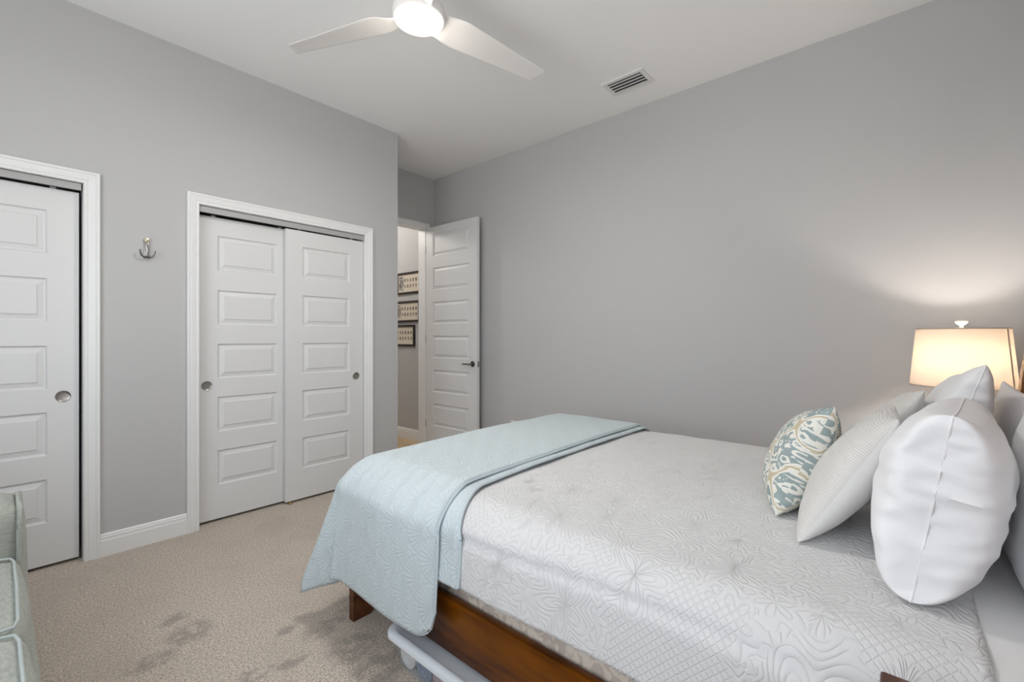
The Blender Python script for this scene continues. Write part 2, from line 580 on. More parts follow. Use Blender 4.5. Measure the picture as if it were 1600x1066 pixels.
# ------------------------------------------------------------------ the shell
def shell():
    b = MB().box(XL - WT, XR + WT, YN - WT, YB + 0.02, -0.08, 0.0)
    struct(b.build('floor', MT['carpet'], smooth=False), 'mottled beige cut-pile carpet covering the bedroom floor', 'floor')
    b = MB().box(1.2, XH + WT, YB + 0.02, HY1, -0.08, 0.0)
    struct(b.build('floor_hall', MT['plank'], smooth=False), 'light wood plank floor of the hall through the open door', 'floor')
    b = MB().box(XL - WT, XR + WT, YN - WT, HY1 + WT, HC, HC + 0.08)
    struct(b.build('ceiling', MT['ceil'], smooth=False), 'plain white painted ceiling', 'ceiling')
    # closet wall with two openings
    b = MB()
    y0, y1 = YC, YC + WT
    for (a, c, z0, z1) in ((XL, -0.87, 0, HC), (-0.87, 0.307, 2.085, HC), (0.307, 0.844, 0, HC), (0.844, 2.018, 2.087, HC), (2.018, XP, 0, HC)):
        b.box(a, c, y0, y1, z0, z1)
    b.box(XP - WT, XP, y1, YB, 0, HC)                  # return into the entry
    b.box(0.52, 0.60, y1, YB, 0, HC)                   # between the two closets
    struct(b.build('wall_closet', MT['wall'], smooth=False), 'grey wall holding the two white closet openings', 'wall')
    b = MB().box(XR, XR + WT, YN - WT, YB + WT, 0, HC)
    struct(b.build('wall_right', MT['wall'], smooth=False), 'long plain grey wall behind the bed and lamp', 'wall')
    b = MB()
    b.box(XL, 2.36, YB, YB + WT, 0, HC)
    b.box(2.36, 3.18, YB, YB + WT, 2.462, HC)
    b.box(3.18, XR, YB, YB + WT, 0, HC)
    struct(b.build('wall_entry', MT['wall'], smooth=False), 'grey wall above the doorway to the hall', 'wall')
    # window wall and headboard wall
    b = MB()
    a, c, z0, z1 = WIN_W
    b.box(XL - WT, XL, YN - WT, a, 0, HC).box(XL - WT, XL, c, YB + WT, 0, HC).box(XL - WT, XL, a, c, 0, z0).box(XL - WT, XL, a, c, z1, HC)
    struct(b.build('wall_left', MT['wall'], smooth=False), 'grey wall with a window behind the sage sofa', 'wall')
    b = MB()
    a, c, z0, z1 = WIN_N
    b.box(XL, a, YN - WT, YN, 0, HC).box(c, XR, YN - WT, YN, 0, HC).box(a, c, YN - WT, YN, 0, z0).box(a, c, YN - WT, YN, z1, HC)
    struct(b.build('wall_headboard', MT['wall'], smooth=False), 'grey wall behind the headboard', 'wall')
    # hall walls
    b = MB().box(XH, XH + WT, YB + WT, HY1, 0, HC)
    struct(b.build('wall_hall', MT['wall'], smooth=False), 'hall wall hung with dark framed photographs', 'wall')
    b = MB().box(1.2 - WT, 1.2, YB + WT, HY1, 0, HC).box(1.2 - WT, XH + WT, HY1, HY1 + WT, 0, HC)
    struct(b.build('wall_hall_end', MT['wall'], smooth=False), 'far end wall of the hall', 'wall')


BASE = ((0, 0), (0.015, 0), (0.015, 0.088), (0.0125, 0.092), (0.0125, 0.108), (0.009, 0.111), (0.009, 0.119), (0.004, 0.126), (0, 0.126))


def baseboard(name, p0, p1, nrm, label):
    b = MB()
    rings = [[(p[0] + nrm[0] * u, p[1] + nrm[1] * u, z) for (u, z) in BASE] for p in (p0, p1)]
    b.loft(rings)
    struct(b.build(name, MT['white'], smooth=False), label, 'baseboard')


def casing(name, x0, x1, zt, yw, label, width=0.066, sgn=-1.0):
    """door casing around an opening in a wall facing -Y (sgn -1)"""
    k = width / 0.066
    prof = ((0, 0), (0, 0.009), (0.004, 0.013), (0.012, 0.013), (0.016, 0.010), (0.020, 0.0135), (0.046, 0.0185), (0.050, 0.0165), (0.053, 0.021), (0.062, 0.022), (0.066, 0.019), (0.066, 0))
    rings = []
    for f in (lambda u: (x0 - u, 0.0), lambda u: (x0 - u, zt + u), lambda u: (x1 + u, zt + u), lambda u: (x1 + u, 0.0)):
        ring = []
        for (u, v) in prof:
            x, z = f(u * k)
            ring.append((x, yw + sgn * v, z))
        rings.append(ring)
    b = MB().loft(rings)
    return struct(b.build(name, MT['white'], smooth=False), label, 'door casing')


def jamb(name, x0, x1, zt, ya, yb, label, t=0.0015):
    b = MB()
    b.box(x0, x0 + t, ya, yb, 0, zt).box(x1 - t, x1, ya, yb, 0, zt).box(x0 + t, x1 - t, ya, yb, zt - t, zt)
    struct(b.build(name, MT['white'], smooth=False), label, 'door jamb')


def window(name, cx, cy, cz, w, h, rz, label):
    root = empty(name, (cx, cy, cz), label, 'window', None, rz, 'structure')
    b = MB()
    fw, d = 0.05, 0.05
    b.box(-w / 2, w / 2, -d, d, -h / 2, -h / 2 + fw).box(-w / 2, w / 2, -d, d, h / 2 - fw, h / 2)
    b.box(-w / 2, -w / 2 + fw, -d, d, -h / 2 + fw, h / 2 - fw).box(w / 2 - fw, w / 2, -d, d, -h / 2 + fw, h / 2 - fw)
    b.box(-w / 2 + fw, w / 2 - fw, -0.02, 0.02, -0.02, 0.02)
    b.build('window_frame', MT['white'], root, smooth=False)
    MB().box(-w / 2 + fw, w / 2 - fw, -0.003, 0.003, -h / 2 + fw, -0.02).box(-w / 2 + fw, w / 2 - fw, -0.003, 0.003, 0.02, h / 2 - fw).build('pane', MT['glass'], root, smooth=False)
    MB().box(-w / 2 - 0.04, w / 2 + 0.04, -0.13, -0.05, -h / 2 - 0.03, -h / 2, 0.004).build('window_sill', MT['white'], root)


# ------------------------------------------------------------------ moulded doors
def door_slab(w, h, t, px0, px1, panels):
    """slab from x 0..w, z 0..h, front face at y 0 (faces -Y), back at y t; same mouldings on both faces"""
    b = MB()
    bm = b.bm
    RINGS = ((0, 0), (0.007, 0.0105), (0.013, 0.0115), (0.034, 0.006), (0.040, 0.0015))
    for side in (0, 1):
        def P(x, z, dep): return bm.verts.new((x, dep if side == 0 else t - dep, z))
        zs = [0.0]
        for (a, c) in panels: zs += [a, c]
        zs.append(h)
        xs = [0, px0, px1, w]
        G = [[P(x, z, 0) for z in zs] for x in xs]
        for i in range(3):
            for j in range(len(zs) - 1):
                if i == 1 and j % 2 == 1:
                    loop = [G[1][j], G[2][j], G[2][j + 1], G[1][j + 1]]
                    za, zc = zs[j], zs[j + 1]
                    for (o, dep) in RINGS[1:]:
                        nl = [P(px0 + o, za + o, dep), P(px1 - o, za + o, dep), P(px1 - o, zc - o, dep), P(px0 + o, zc - o, dep)]
                        for q in range(4):
                            bm.faces.new((loop[q], loop[(q + 1) % 4], nl[(q + 1) % 4], nl[q]))
                        loop = nl
                    bm.faces.new(loop)
                else:
                    bm.faces.new((G[i][j], G[i + 1][j], G[i + 1][j + 1], G[i][j + 1]))
        if side == 0: G0 = G
    n = len(zs)
    for j in range(n - 1):
        bm.faces.new((G0[0][j], G0[0][j + 1], G[0][j + 1], G[0][j]))
        bm.faces.new((G0[3][j], G0[3][j + 1], G[3][j + 1], G[3][j]))
    for i in range(3):
        bm.faces.new((G0[i][0], G0[i + 1][0], G[i + 1][0], G[i][0]))
        bm.faces.new((G0[i][n - 1], G0[i + 1][n - 1], G[i + 1][n - 1], G[i][n - 1]))
    return b


P5 = [(0.243, 0.475), (0.601, 0.833), (0.957, 1.189), (1.318, 1.550), (1.683, 1.915)]
ZB = 0.018        # closet door bottoms


def closet_door(name, x0, y, pull_x, label):
    w, h = 0.625, 2.034 - ZB
    root = empty(name, (x0, y, ZB), label, 'sliding closet door', None, 0.0, 'structure')
    door_slab(w, h, 0.034, 0.122, 0.503, [(a - ZB, c - ZB) for a, c in P5]).build('door_slab', MT['door'], root, smooth=False)
    zc = 0.913 - ZB
    if pull_x is not None:
        px = pull_x - x0
        b = MB().lathe([(0.0, 0.0012), (0.021, 0.0008), (0.024, 0.0015), (0.0285, 0.004), (0.031, 0.002), (0.031, -0.002)], 32, (px, 0, zc), 'Y', cap=False)
        b.build('finger_pull', MT['nickel'], root)
    for hx in (0.10, 0.525):
        b = MB().box(hx - 0.012, hx + 0.012, 0.012, 0.016, h - 0.02, h + 0.014).lathe([(0.006, -0.010), (0.006, 0.0)], 12, (hx, 0.008, h + 0.006), 'Y')
        b.build('roller_hanger', MT['track'], root)
    return root


def closets():
    casing('trim_closet_opening', -0.87, 0.307, 2.081, YC, 'white moulded casing of the closet cut off by the photo edge')
    casing('trim_wide_closet', 0.844, 2.018, 2.087, YC, 'white moulded casing around the pair of closet doors')
    jamb('jamb_closet', -0.87, 0.307, 2.085, YC, YC + WT, 'white jamb lining of the closet beside the sofa')
    jamb('jamb_wide_closet', 0.844, 2.018, 2.087, YC, YC + WT, 'white jamb lining of the closet with two doors in view')
    for (nm, a, c, zt, lab) in (('trim_track', -0.864, 0.298, 2.079, 'white sliding door track above the closet door by the sofa'), ('trim_track_wide', 0.850, 2.012, 2.081, 'white sliding door track above the pair of closet doors')):
        b = MB()
        b.box(a, c, YC + 0.006, YC + 0.010, zt - 0.034, zt)
        b.box(a, c, YC + 0.006, YC + 0.018, zt - 0.037, zt - 0.034)
        b.box(a, c, YC + 0.010, YC + 0.10, zt - 0.006, zt)
        struct(b.build(nm, MT['track'], smooth=False), lab, 'door track')
    closet_door('door_1', -0.333, YC + 0.045, 0.230, 'white five panel sliding closet door standing behind the sage sofa')
    closet_door('door_2', -0.868, YC + 0.084, None, 'white closet door slid behind the one by the sofa')
    closet_door('door_3', 0.842, YC + 0.062, 0.902, 'white five panel closet door with its round pull on the coat hook side')
    closet_door('door_4', 1.387, YC + 0.018, 1.947, 'white five panel closet door nearest the entry, overlapping its neighbour')
    b = MB().box(1.405, 1.425, YC + 0.004, YC + 0.060, 0.0, 0.006, 0.001).lathe([(0.004, 0), (0.011, 0.001), (0.011, 0.012), (0.006, 0.016)], 14, (1.415, YC + 0.008, 0.0))
    tag(b.build('door_guide', MT['brass']), 'tiny brass floor guide under the closet doors where they overlap', 'door guide')


def entry_door():
    casing('trim_entry_door', 2.40, 3.177, 2.462, YB, 'white moulded casing around the doorway to the hall', 0.058)
    jamb('jamb_entry_door', 2.36, 3.18, 2.462, YB, YB + WT, 'white jamb of the doorway to the hall', 0.003)
    hx, hy = 3.176, 4.065
    fx, fy = 3.196, 3.262
    ang = math.atan2(fy - hy, fx - hx)
    w = math.hypot(fx - hx, fy - hy)
    root = empty('door_5', (hx, hy, 0.012), 'white six panel door standing open against the long grey wall', 'door', None, ang, 'structure')
    h = 2.448
    pan = [(0.236 + 0.377 * i, 0.236 + 0.377 * i + 0.245) for i in range(6)]
    # local x runs from the hinge to the free edge; the room side faces local -Y
    door_slab(w, h, 0.035, 0.118, w - 0.118, pan).build('door_slab', MT['door'], root, smooth=False)
    lz, lx = 0.945, w - 0.062
    for s, yy in ((1, 0.0), (-1, 0.035)):
        hd = MB()
        hd.lathe([(0.0, 0.0), (0.031, 0.0), (0.031, 0.004), (0.028, 0.008), (0.013, 0.010), (0.011, 0.030), (0.012, 0.048), (0.0, 0.050)] if s == 1 else [(0.0, 0.0), (0.031, 0.0), (0.031, -0.004), (0.028, -0.008), (0.013, -0.010), (0.011, -0.030), (0.012, -0.048), (0.0, -0.050)], 24, (lx, yy, lz), 'Y')
        y2 = yy - s * 0.043
        hd.tube([(lx + 0.008, y2, lz), (lx - 0.03, y2 - s * 0.002, lz), (lx - 0.075, y2 + s * 0.002, lz - 0.001), (lx - 0.118, y2 + s * 0.008, lz - 0.003)], [0.010, 0.0095, 0.008, 0.0065], 12)
        hd.build('lever_handle', MT['darknickel'], root)
    MB().box(w - 0.001, w + 0.0015, 0.006, 0.029, lz - 0.029, lz + 0.029).box(w, w + 0.009, 0.012, 0.023, lz - 0.009, lz + 0.009, 0.002).build('latch_plate', MT['nickel'], root)
    for z in (0.25, 1.2, 2.2):
        MB().lathe([(0.006, -0.045), (0.006, 0.045)], 12, (-0.004, 0.002, z)).build('hinge', MT['nickel'], root)


# ------------------------------------------------------------------ fan, vent, hook, outlet
FAN = (1.351, 1.783)


def fan():
    zb = 2.800
    root = empty('ceiling_fan', (FAN[0], FAN[1], zb), 'white three blade ceiling fan with a round lit lens', 'ceiling fan')
    MB().lathe([(0.0, 0.125), (0.035, 0.125), (0.06, 0.105), (0.10, 0.08), (0.122, 0.045), (0.128, 0.010), (0.127, -0.004), (0.123, -0.010), (0.0, -0.010)], 48).build('motor_housing', MT['fan'], root)
    MB().lathe([(0.114, -0.008), (0.123, -0.008), (0.1235, -0.013), (0.119, -0.017), (0.113, -0.015)], 48, cap=False).build('lens_ring', MT['fan'], root)
    MB().lathe([(0.115, -0.009), (0.113, -0.015), (0.09, -0.020), (0.055, -0.023), (0.0, -0.024)], 48).build('light_lens', MT['lens'], root)
    MB().lathe([(0.0, 0.25), (0.065, 0.25), (0.066, 0.225), (0.045, 0.20), (0.016, 0.19), (0.0, 0.19)], 32).build('canopy', MT['fan'], root)
    MB().lathe([(0.013, 0.12), (0.013, 0.21)], 16).build('downrod', MT['fan'], root)
    for a in (-8.4, 111.6, 231.6):
        A = math.radians(a)
        N, K = 30, 20
        rings = []
        for i in range(N):
            f = i / (N - 1)
            e = min(1.0, f / 0.20)
            e = e * e * (3 - 2 * e)
            chord = 0.125 + 0.058 * e - 0.075 * max(0, (f - 0.2) / 0.8)
            pitch = math.radians(22 - 10 * e)
            lift = 0.006 + 0.006 * e
            ring = []
            for k in range(K):
                th = 2 * PI * k / K
                c = 0.5 * chord * math.copysign(abs(math.cos(th)) ** 0.6, math.cos(th))
                v = 0.005 * math.copysign(abs(math.sin(th)) ** 0.7, math.sin(th)) + 0.004 * (1 - (2 * c / chord) ** 2)
                s = 0.10 + (0.792 + 0.022 * (2 * c / chord) - 0.10) * f      # slanted tip
                cc = c * math.cos(pitch) - v * math.sin(pitch)
                vv = c * math.sin(pitch) + v * math.cos(pitch)               # clockwise side raised
                ring.append((s * math.cos(A) + cc * math.sin(A), s * math.sin(A) - cc * math.cos(A), lift + vv))
            rings.append(ring)
        MB().loft(rings).build('blade', MT['fan'], root, sharp=60)
    l = bpy.data.lights.new('fan_light', 'POINT')
    l.energy = 3.0
    l.color = (1.0, 0.92, 0.82)
    l.shadow_soft_size = 0.09
    o = bpy.data.objects.new('fan_light', l)
    o.location = (FAN[0], FAN[1], zb - 0.13)
    C.objects.link(o)
    l = bpy.data.lights.new('fan_lens_light', 'AREA')
    l.shape = 'DISK'
    l.size = 0.21
    l.energy = 18
    l.color = (1.0, 0.965, 0.925)
    o = bpy.data.objects.new('fan_lens_light', l)
    o.location = (FAN[0], FAN[1], zb - 0.028)
    C.objects.link(o)


def vent():


    cx, cy = 2.947, 1.479
    root = empty('air_vent', (cx, cy, HC), 'white slotted air vent in the ceiling beside the fan', 'air vent')
    hx, hy, f = 0.102, 0.156, 0.030
    b = MB()
    for (a, c, d, e) in ((-hx, -hx + f, -hy, hy), (hx - f, hx, -hy, hy), (-hx + f, hx - f, -hy, -hy + f), (-hx + f, hx - f, hy - f, hy)):
        b.box(a, c, d, e, -0.009, 0.0)
    b.build('frame', MT['vent'], root, smooth=False)
    MB().box(-hx + f, hx - f, -hy + f, hy - f, -0.0015, 0.0).build('duct_shade_sheet', MT['black'], root, smooth=False)  # black sheet over the ceiling, painted shade in place of an open duct
    for i in range(4):
        x = -hx + f + 0.018 + i * 0.036
        b = MB()
        a = math.radians(12)
        dx, dz = 0.0125 * math.cos(a), 0.0125 * math.sin(a)
        b.loft([[(x - dx, y, -0.012 - dz), (x + dx, y, -0.012 + dz), (x + dx, y, -0.0105 + dz), (x - dx, y, -0.0105 - dz)] for y in (-hy + f, hy - f)])
        b.build('slat', MT['vent'], root, smooth=False)


def hook():
    x, z = 0.578, 1.76
    root = empty('coat_hook', (x, YC, z), 'small metal double coat hook on the grey wall between the closets', 'coat hook')
    b = MB().box(-0.013, 0.013, -0.006, 0, -0.055, 0.062, 0.003)
    b.build('back_plate', MT['nickel'], root)
    MB().lathe([(0.0, 0.018), (0.012, 0.016), (0.013, 0.008), (0.007, 0.004), (0.007, 0.0)], 16, (0, -0.004, 0.052), 'Y').build('top_knob', MT['knobtop'], root)
    MB().tube([(0, -0.006, 0.045), (0, -0.018, 0.02), (0, -0.020, -0.02), (0, -0.012, -0.045)], 0.006, 10).build('stem', MT['chrome'], root)
    for s in (-1, 1):
        MB().tube([(0, -0.010, -0.046), (s * 0.012, -0.022, -0.054), (s * 0.026, -0.032, -0.046), (s * 0.034, -0.036, -0.026), (s * 0.035, -0.037, -0.012)], [0.005, 0.005, 0.0045, 0.004, 0.0055], 10).build('prong', MT['darknickel'], root)


def outlet(name, y, z, label):
    root = empty(name, (XR, y, z), label, 'outlet')
    MB().box(-0.006, 0, -0.036, 0.036, -0.058, 0.058, 0.003).build('cover_plate', MT['plate'], root)
    for s in (-1, 1):
        MB().box(-0.0085, -0.005, -0.016, 0.016, s * 0.026 - 0.014, s * 0.026 + 0.014, 0.002).build('socket', MT['plate'], root)


# ------------------------------------------------------------------ hall photographs
def picture(name, y0, y1, z0, z1, label):
    """y0 right end (towards the bedroom), y1 left end; hangs on the hall wall facing -X"""
    w, h = y1 - y0, z1 - z0
    root = empty(name, (XH, (y0 + y1) / 2, (z0 + z1) / 2), label, 'framed photographs', 'framed photographs in the hall')
    b = MB()
    f, d = 0.024, 0.022
    for (a, c, e, g) in ((-w / 2, -w / 2 + f, -h / 2, h / 2), (w / 2 - f, w / 2, -h / 2, h / 2), (-w / 2 + f, w / 2 - f, -h / 2, -h / 2 + f), (-w / 2 + f, w / 2 - f, h / 2 - f, h / 2)):
        b.box(-d, 0, a, c, e, g, 0.002)
    b.build('frame', MT['frame'], root, smooth=False)
    MB().box(-0.010, -0.002, -w / 2 + f, w / 2 - f, -h / 2 + f, h / 2 - f).build('mat_board', MT['mat'], root, smooth=False)
    iw = w - 2 * f
    MB().box(-0.0115, -0.010, w / 2 - f - 0.105, w / 2 - f - 0.018, -h / 2 + f + 0.022, h / 2 - f - 0.022).build('portrait', MT['portrait'], root, smooth=False)
    for r in (-1, 1):
        for k in range(6):
            y = w / 2 - f - 0.14 - k * (iw - 0.165) / 5.4
            zc = r * h * 0.135
            b = MB()
            ring = [(-0.0115, y + 0.0125 * math.copysign(abs(math.cos(t)) ** 0.7, math.cos(t)), zc + 0.022 * math.copysign(abs(math.sin(t)) ** 0.7, math.sin(t))) for t in [2 * PI * q / 16 for q in range(16)]]
            b.loft([ring, [(-0.010, p[1], p[2]) for p in ring]])
            b.build('small_photo', MT['photo'], root, smooth=False)


def hall():
    picture('framed_photographs', 4.235, 4.742, 1.756, 2.018, 'dark framed row of small portraits on the hall wall, topmost of the three')
    picture('framed_photographs', 4.290, 4.797, 1.415, 1.670, 'dark framed row of small portraits on the hall wall, middle of the three')
    picture('framed_photographs', 4.388, 4.895, 1.122, 1.381, 'dark framed row of small portraits on the hall wall, lowest of the three')
    l = bpy.data.lights.new('hall_light', 'POINT')
    l.energy = 30
    l.color = (1.0, 0.95, 0.88)
    l.shadow_soft_size = 0.12
    o = bpy.data.objects.new('hall_light', l)
    o.location = (2.3, 5.0, 2.72)
    C.objects.link(o)
    root = empty('ceiling_light', (2.3, 5.0, HC), 'flush round ceiling light out in the hall', 'ceiling light')
    MB().lathe([(0.0, 0.0), (0.15, 0.0), (0.15, -0.03), (0.0, -0.03)], 32).build('base', MT['white'], root)
    MB().lathe([(0.14, -0.03), (0.13, -0.06), (0.08, -0.085), (0.0, -0.095)], 32).build('diffuser', MT['halllens'], root)


# ------------------------------------------------------------------ bed
BX0, BX1 = 1.021, 2.67
BY1, BY0 = 1.83, -0.30
TOP = 0.655


def bed():
    root = empty('bed', ((BX0 + BX1) / 2, (BY0 + BY1) / 2, 0), 'queen bed with amber brown wooden rails under white covers', 'bed')
    ox, oy = root.location.x, root.location.y

    def part(b, name, mat, parent=root, **k):
        bmesh.ops.translate(b.bm, verts=b.bm.verts[:], vec=(-ox, -oy, 0)) if parent is root else None
        return b.build(name, mat, parent, **k)
    # side rails: board with a small stepped top bead
    for (a, c, s) in ((BX0, BX0 + 0.028, 1), (BX1 - 0.028, BX1, -1)):
        b = MB().box(a, c, BY0 + 0.04, BY1 - 0.035, 0.147, 0.332, 0.003)
        i0, i1 = (c, c + 0.012) if s == 1 else (a - 0.012, a)
        b.box(i0, i1, BY0 + 0.04, BY1 - 0.035, 0.17, 0.318, 0.002)
        part(b, 'side_rail', MT['rail'])
    # footboard: one low panel with an arched underside and block legs
    b = MB()
    n = 40
    lo, hi = [], []
    for i in range(n + 1):
        x = BX0 - 0.010 + (BX1 - BX0 + 0.02) * i / n
        e = min(i, n - i) / n * (BX1 - BX0)
        z = 0.0 if e < 0.115 else min(0.17, 0.03 + 0.14 * math.sin(min(1.0, (e - 0.115) / 0.22) * PI / 2))
        lo.append((x, z))
        hi.append((x, 0.36))
    for (y0, y1) in ((BY1 - 0.036, BY1),):
        poly = lo + hi[::-1]
        va = [b.bm.verts.new((x, y0, z)) for x, z in poly]
        vb = [b.bm.verts.new((x, y1, z)) for x, z in poly]
        m = len(poly)
        for i in range(m):
            j = (i + 1) % m
            b.bm.faces.new((va[i], va[j], vb[j], vb[i]))
        for i in range(n):
            b.bm.faces.new((va[i], va[i + 1], va[m - 2 - i], va[m - 1 - i]))
            b.bm.faces.new((vb[i], vb[i + 1], vb[m - 2 - i], vb[m - 1 - i]))
    part(b, 'footboard', MT['darkwood'], smooth=False)
    # headboard: leaning posts, panel and top rail
    hb = MB()

    def lean(z): return -0.318 - 0.03 * max(0, (z - 0.5) / 0.7) - 0.03 * max(0, (z - 1.0) / 0.3) ** 2
    zs = [0.0, 0.3, 0.5, 0.7, 0.9, 1.0, 1.1, 1.2, 1.3]
    for (x0, x1) in ((BX0 - 0.01, BX0 + 0.045), (BX1 - 0.075, BX1 - 0.02)):
        p = MB().loft([[(x0, lean(z), z), (x1, lean(z), z), (x1, lean(z) - 0.06, z), (x0, lean(z) - 0.06, z)] for z in zs])
        part(p, 'headboard_post', MT['headwood'], smooth=False)
    p = MB().loft([[(BX0 + 0.045, lean(z) - 0.022, z), (BX1 - 0.075, lean(z) - 0.022, z), (BX1 - 0.075, lean(z) - 0.045, z), (BX0 + 0.045, lean(z) - 0.045, z)] for z in zs[1:]])
    part(p, 'headboard_panel', MT['headwood'], smooth=False)
    p = MB().box(BX0 - 0.02, BX1 - 0.01, -0.45 + 0.002, -0.36, 1.30, 1.345, 0.01)
    part(p, 'top_rail', MT['headwood'])
    # slats
    for i in range(5):
        y = 0.05 + i * 0.4
        part(MB().box(BX0 + 0.04, BX1 - 0.04, y, y + 0.08, 0.17, 0.19), 'slat', MT['headwood'], smooth=False)
    part(MB().box(BX0 + 0.045, BX1 - 0.045, BY0 + 0.02, BY1 - 0.05, 0.19, 0.42, 0.03, 3), 'box_spring', MT['ticking'])
    part(MB().box(BX0 + 0.045, BX1 - 0.045, BY0 + 0.02, BY1 - 0.05, 0.42, TOP - 0.02, 0.05, 4), 'mattress', MT['sheet'])
    # fitted sheet shows past the end of the bedspread
    P, UV = drape_grid(-0.29, 0.0, 14, hem_near=0.28, hem_far=0.25, off=0.006, seed=4.0, amp=0.004)
    b = MB().grid(P, UV)
    part(b, 'fitted_sheet', MT['sheet'])
    return root


XE0, XE1 = 1.125, 2.565     # where the covers start to roll over the mattress edge


def roll(a, R=0.10):
    """overhang length a -> (outward, drop)"""
    q = R * PI / 2
    if a <= 0: return 0.0, 0.0
    if a < q:
        t = a / R
        return R * math.sin(t), R * (1 - math.cos(t))
    return R + (a - q) * 0.055, R + (a - q) * 0.9985


def drape_grid(y0, y1, ny, hem_near, hem_far, off=0.0, seed=1.0, amp=0.006, nx=96, hemfn=None):
    a0, a1 = hem_near, hem_far
    us = np.concatenate([np.linspace(-a0, 0, 30)[:-1], np.linspace(0, XE1 - XE0, nx - 54), np.linspace(XE1 - XE0, XE1 - XE0 + a1, 26)[1:]])
    P = np.zeros((len(us), ny, 3))
    UV = np.zeros((len(us), ny, 2))
    for j in range(ny):
        y = y0 + (y1 - y0) * j / (ny - 1)
        for i, u in enumerate(us):
            if u < 0:
                o, dr = roll(-u)
                x, z = XE0 - o, TOP - dr
            elif u > XE1 - XE0:
                o, dr = roll(u - (XE1 - XE0))
                x, z = XE1 + o, TOP - dr
            else:
                x, z = XE0 + u, TOP
            c = max(0.0, 1 - ((x - 1.845) / 0.80) ** 2)
            w = vnoise(u, y, 2.2, seed) * amp * 1.6 + vnoise(u * 0.6, y * 1.8, 5.5, seed + 3) * amp * 0.6
            if u < 0:
                k = min(1, -u / 0.12)
                # loose side: soft vertical waves and a horizontal tuck line where the mattress ends
                x -= off * k + w * 0.9 * k + 0.006 * k * math.sin(y * 7.1 + seed) - 0.010 * math.exp(-((z - 0.60 + 0.03 * y) / 0.014) ** 2)
                z += (off + w) * (1 - k) + 0.008 * c
            elif u > XE1 - XE0:
                k = min(1, (u - XE1 + XE0) / 0.12)
                x += (off + w * 0.5) * k
                z += (off + w) * (1 - k) + 0.008 * c
            else:
                z += off + w + 0.010 * c
            P[i, j] = (x, y, z)
            UV[i, j] = (u, y)
    return P, UV


def bedspread():
    P, UV = drape_grid(-0.115, 1.80, 120, hem_near=0.301, hem_far=0.30, off=0.014, seed=1.0, amp=0.007)
    # the head end is thick and turned under
    b = MB().grid(P, UV)
    o = b.build('bedspread', MT['quilt'], loc=(1.845, 0.85, 0.6))
    md = o.modifiers.new('thickness', 'SOLIDIFY')
    md.thickness = 0.008
    md.offset = -1
    tag(o, 'white quilted bedspread with stitched scrolls covering the bed', 'bedspread')


YE = 1.80       # foot edge where the covers roll over


def throw_layer(a_near, a_far, b_foot, yedge_side, yedge_top, off, seed, corner_round, nx=110, ny=56, fold=True):
    us = np.concatenate([np.linspace(-a_near, 0, 40)[:-1], np.linspace(0, XE1 - XE0, nx - 64), np.linspace(XE1 - XE0, XE1 - XE0 + a_far, 26)[1:]])
    P = np.zeros((len(us), ny, 3))
    UV = np.zeros((len(us), ny, 2))
    for i, u in enumerate(us):
        k = max(0.0, min(1.0, (-u + 0.05) / 0.2))
        ye = yedge_top + (yedge_side - yedge_top) * k
        for j in range(ny):
            v = j / (ny - 1)
            q = ye + (YE + b_foot - ye) * (v if j else 0.0)
            uu = u
            # rounded cloth corner at the near hem
            if u < 0 and corner_round:
                d = q - ye
                if d < corner_round:
                    cut = corner_round - math.sqrt(max(0, corner_round ** 2 - (corner_round - d) ** 2))
                    uu = max(u, -a_near + cut) if -u > a_near - cut else u
            a = max(0.0, -uu)
            a2 = max(0.0, uu - (XE1 - XE0))
            bb = max(0.0, q - YE)
            x = XE0 + max(0.0, min(uu, XE1 - XE0))
            y = min(q, YE)
            z = TOP + off
            w = vnoise(u, q, 2.6, seed) * 0.006 + vnoise(u, q, 7.0, seed + 2) * 0.002
            if bb <= 0 and a2 <= 0:
                o, dr = roll(a)
                kk = min(1, a / 0.12)
                x -= o + (off + 0.014) * kk + (w * 1.5 + 0.007 * math.sin(q * 9 + 1.0) * kk) * kk
                z -= dr + off * kk
                z += w * (1 - kk)
            else:
                A = a if a > 0 else a2
                sg = -1 if a2 <= 0 else 1
                r = math.hypot(A, bb)
                ph = math.atan2(bb, A) if r > 1e-9 else 0.0
                o, dr = roll(r)
                kk = min(1, r / 0.12)
                ph_d = math.degrees(ph)
                ex = 0.0
                if A > 0:
                    g = lambda c, s: math.exp(-((ph_d - c) / s) ** 2)
                    ex = (0.025 * g(9, 5) - 0.035 * g(19, 6) + 0.125 * g(40, 14) + 0.02 * g(75, 12)) * max(0, (r - 0.10)) / 0.45
                    dr -= ex * 0.22
                wy = 0.010 * math.sin(u * 8 + 0.6) * kk + w * 1.2
                rr = o + ex + (off + 0.014 * abs(math.cos(ph))) * kk
                x += sg * rr * math.cos(ph)
                y += rr * math.sin(ph) + (wy if A <= 0 else wy * math.sin(ph))
                z -= dr + off * kk
                z += w * (1 - kk)
            c = max(0.0, 1 - ((x - 1.845) / 0.80) ** 2)
            z += 0.010 * c * (1 - min(1, a / 0.1))
            P[i, j] = (x, y, z)
            UV[i, j] = (u, q)
    return P, UV


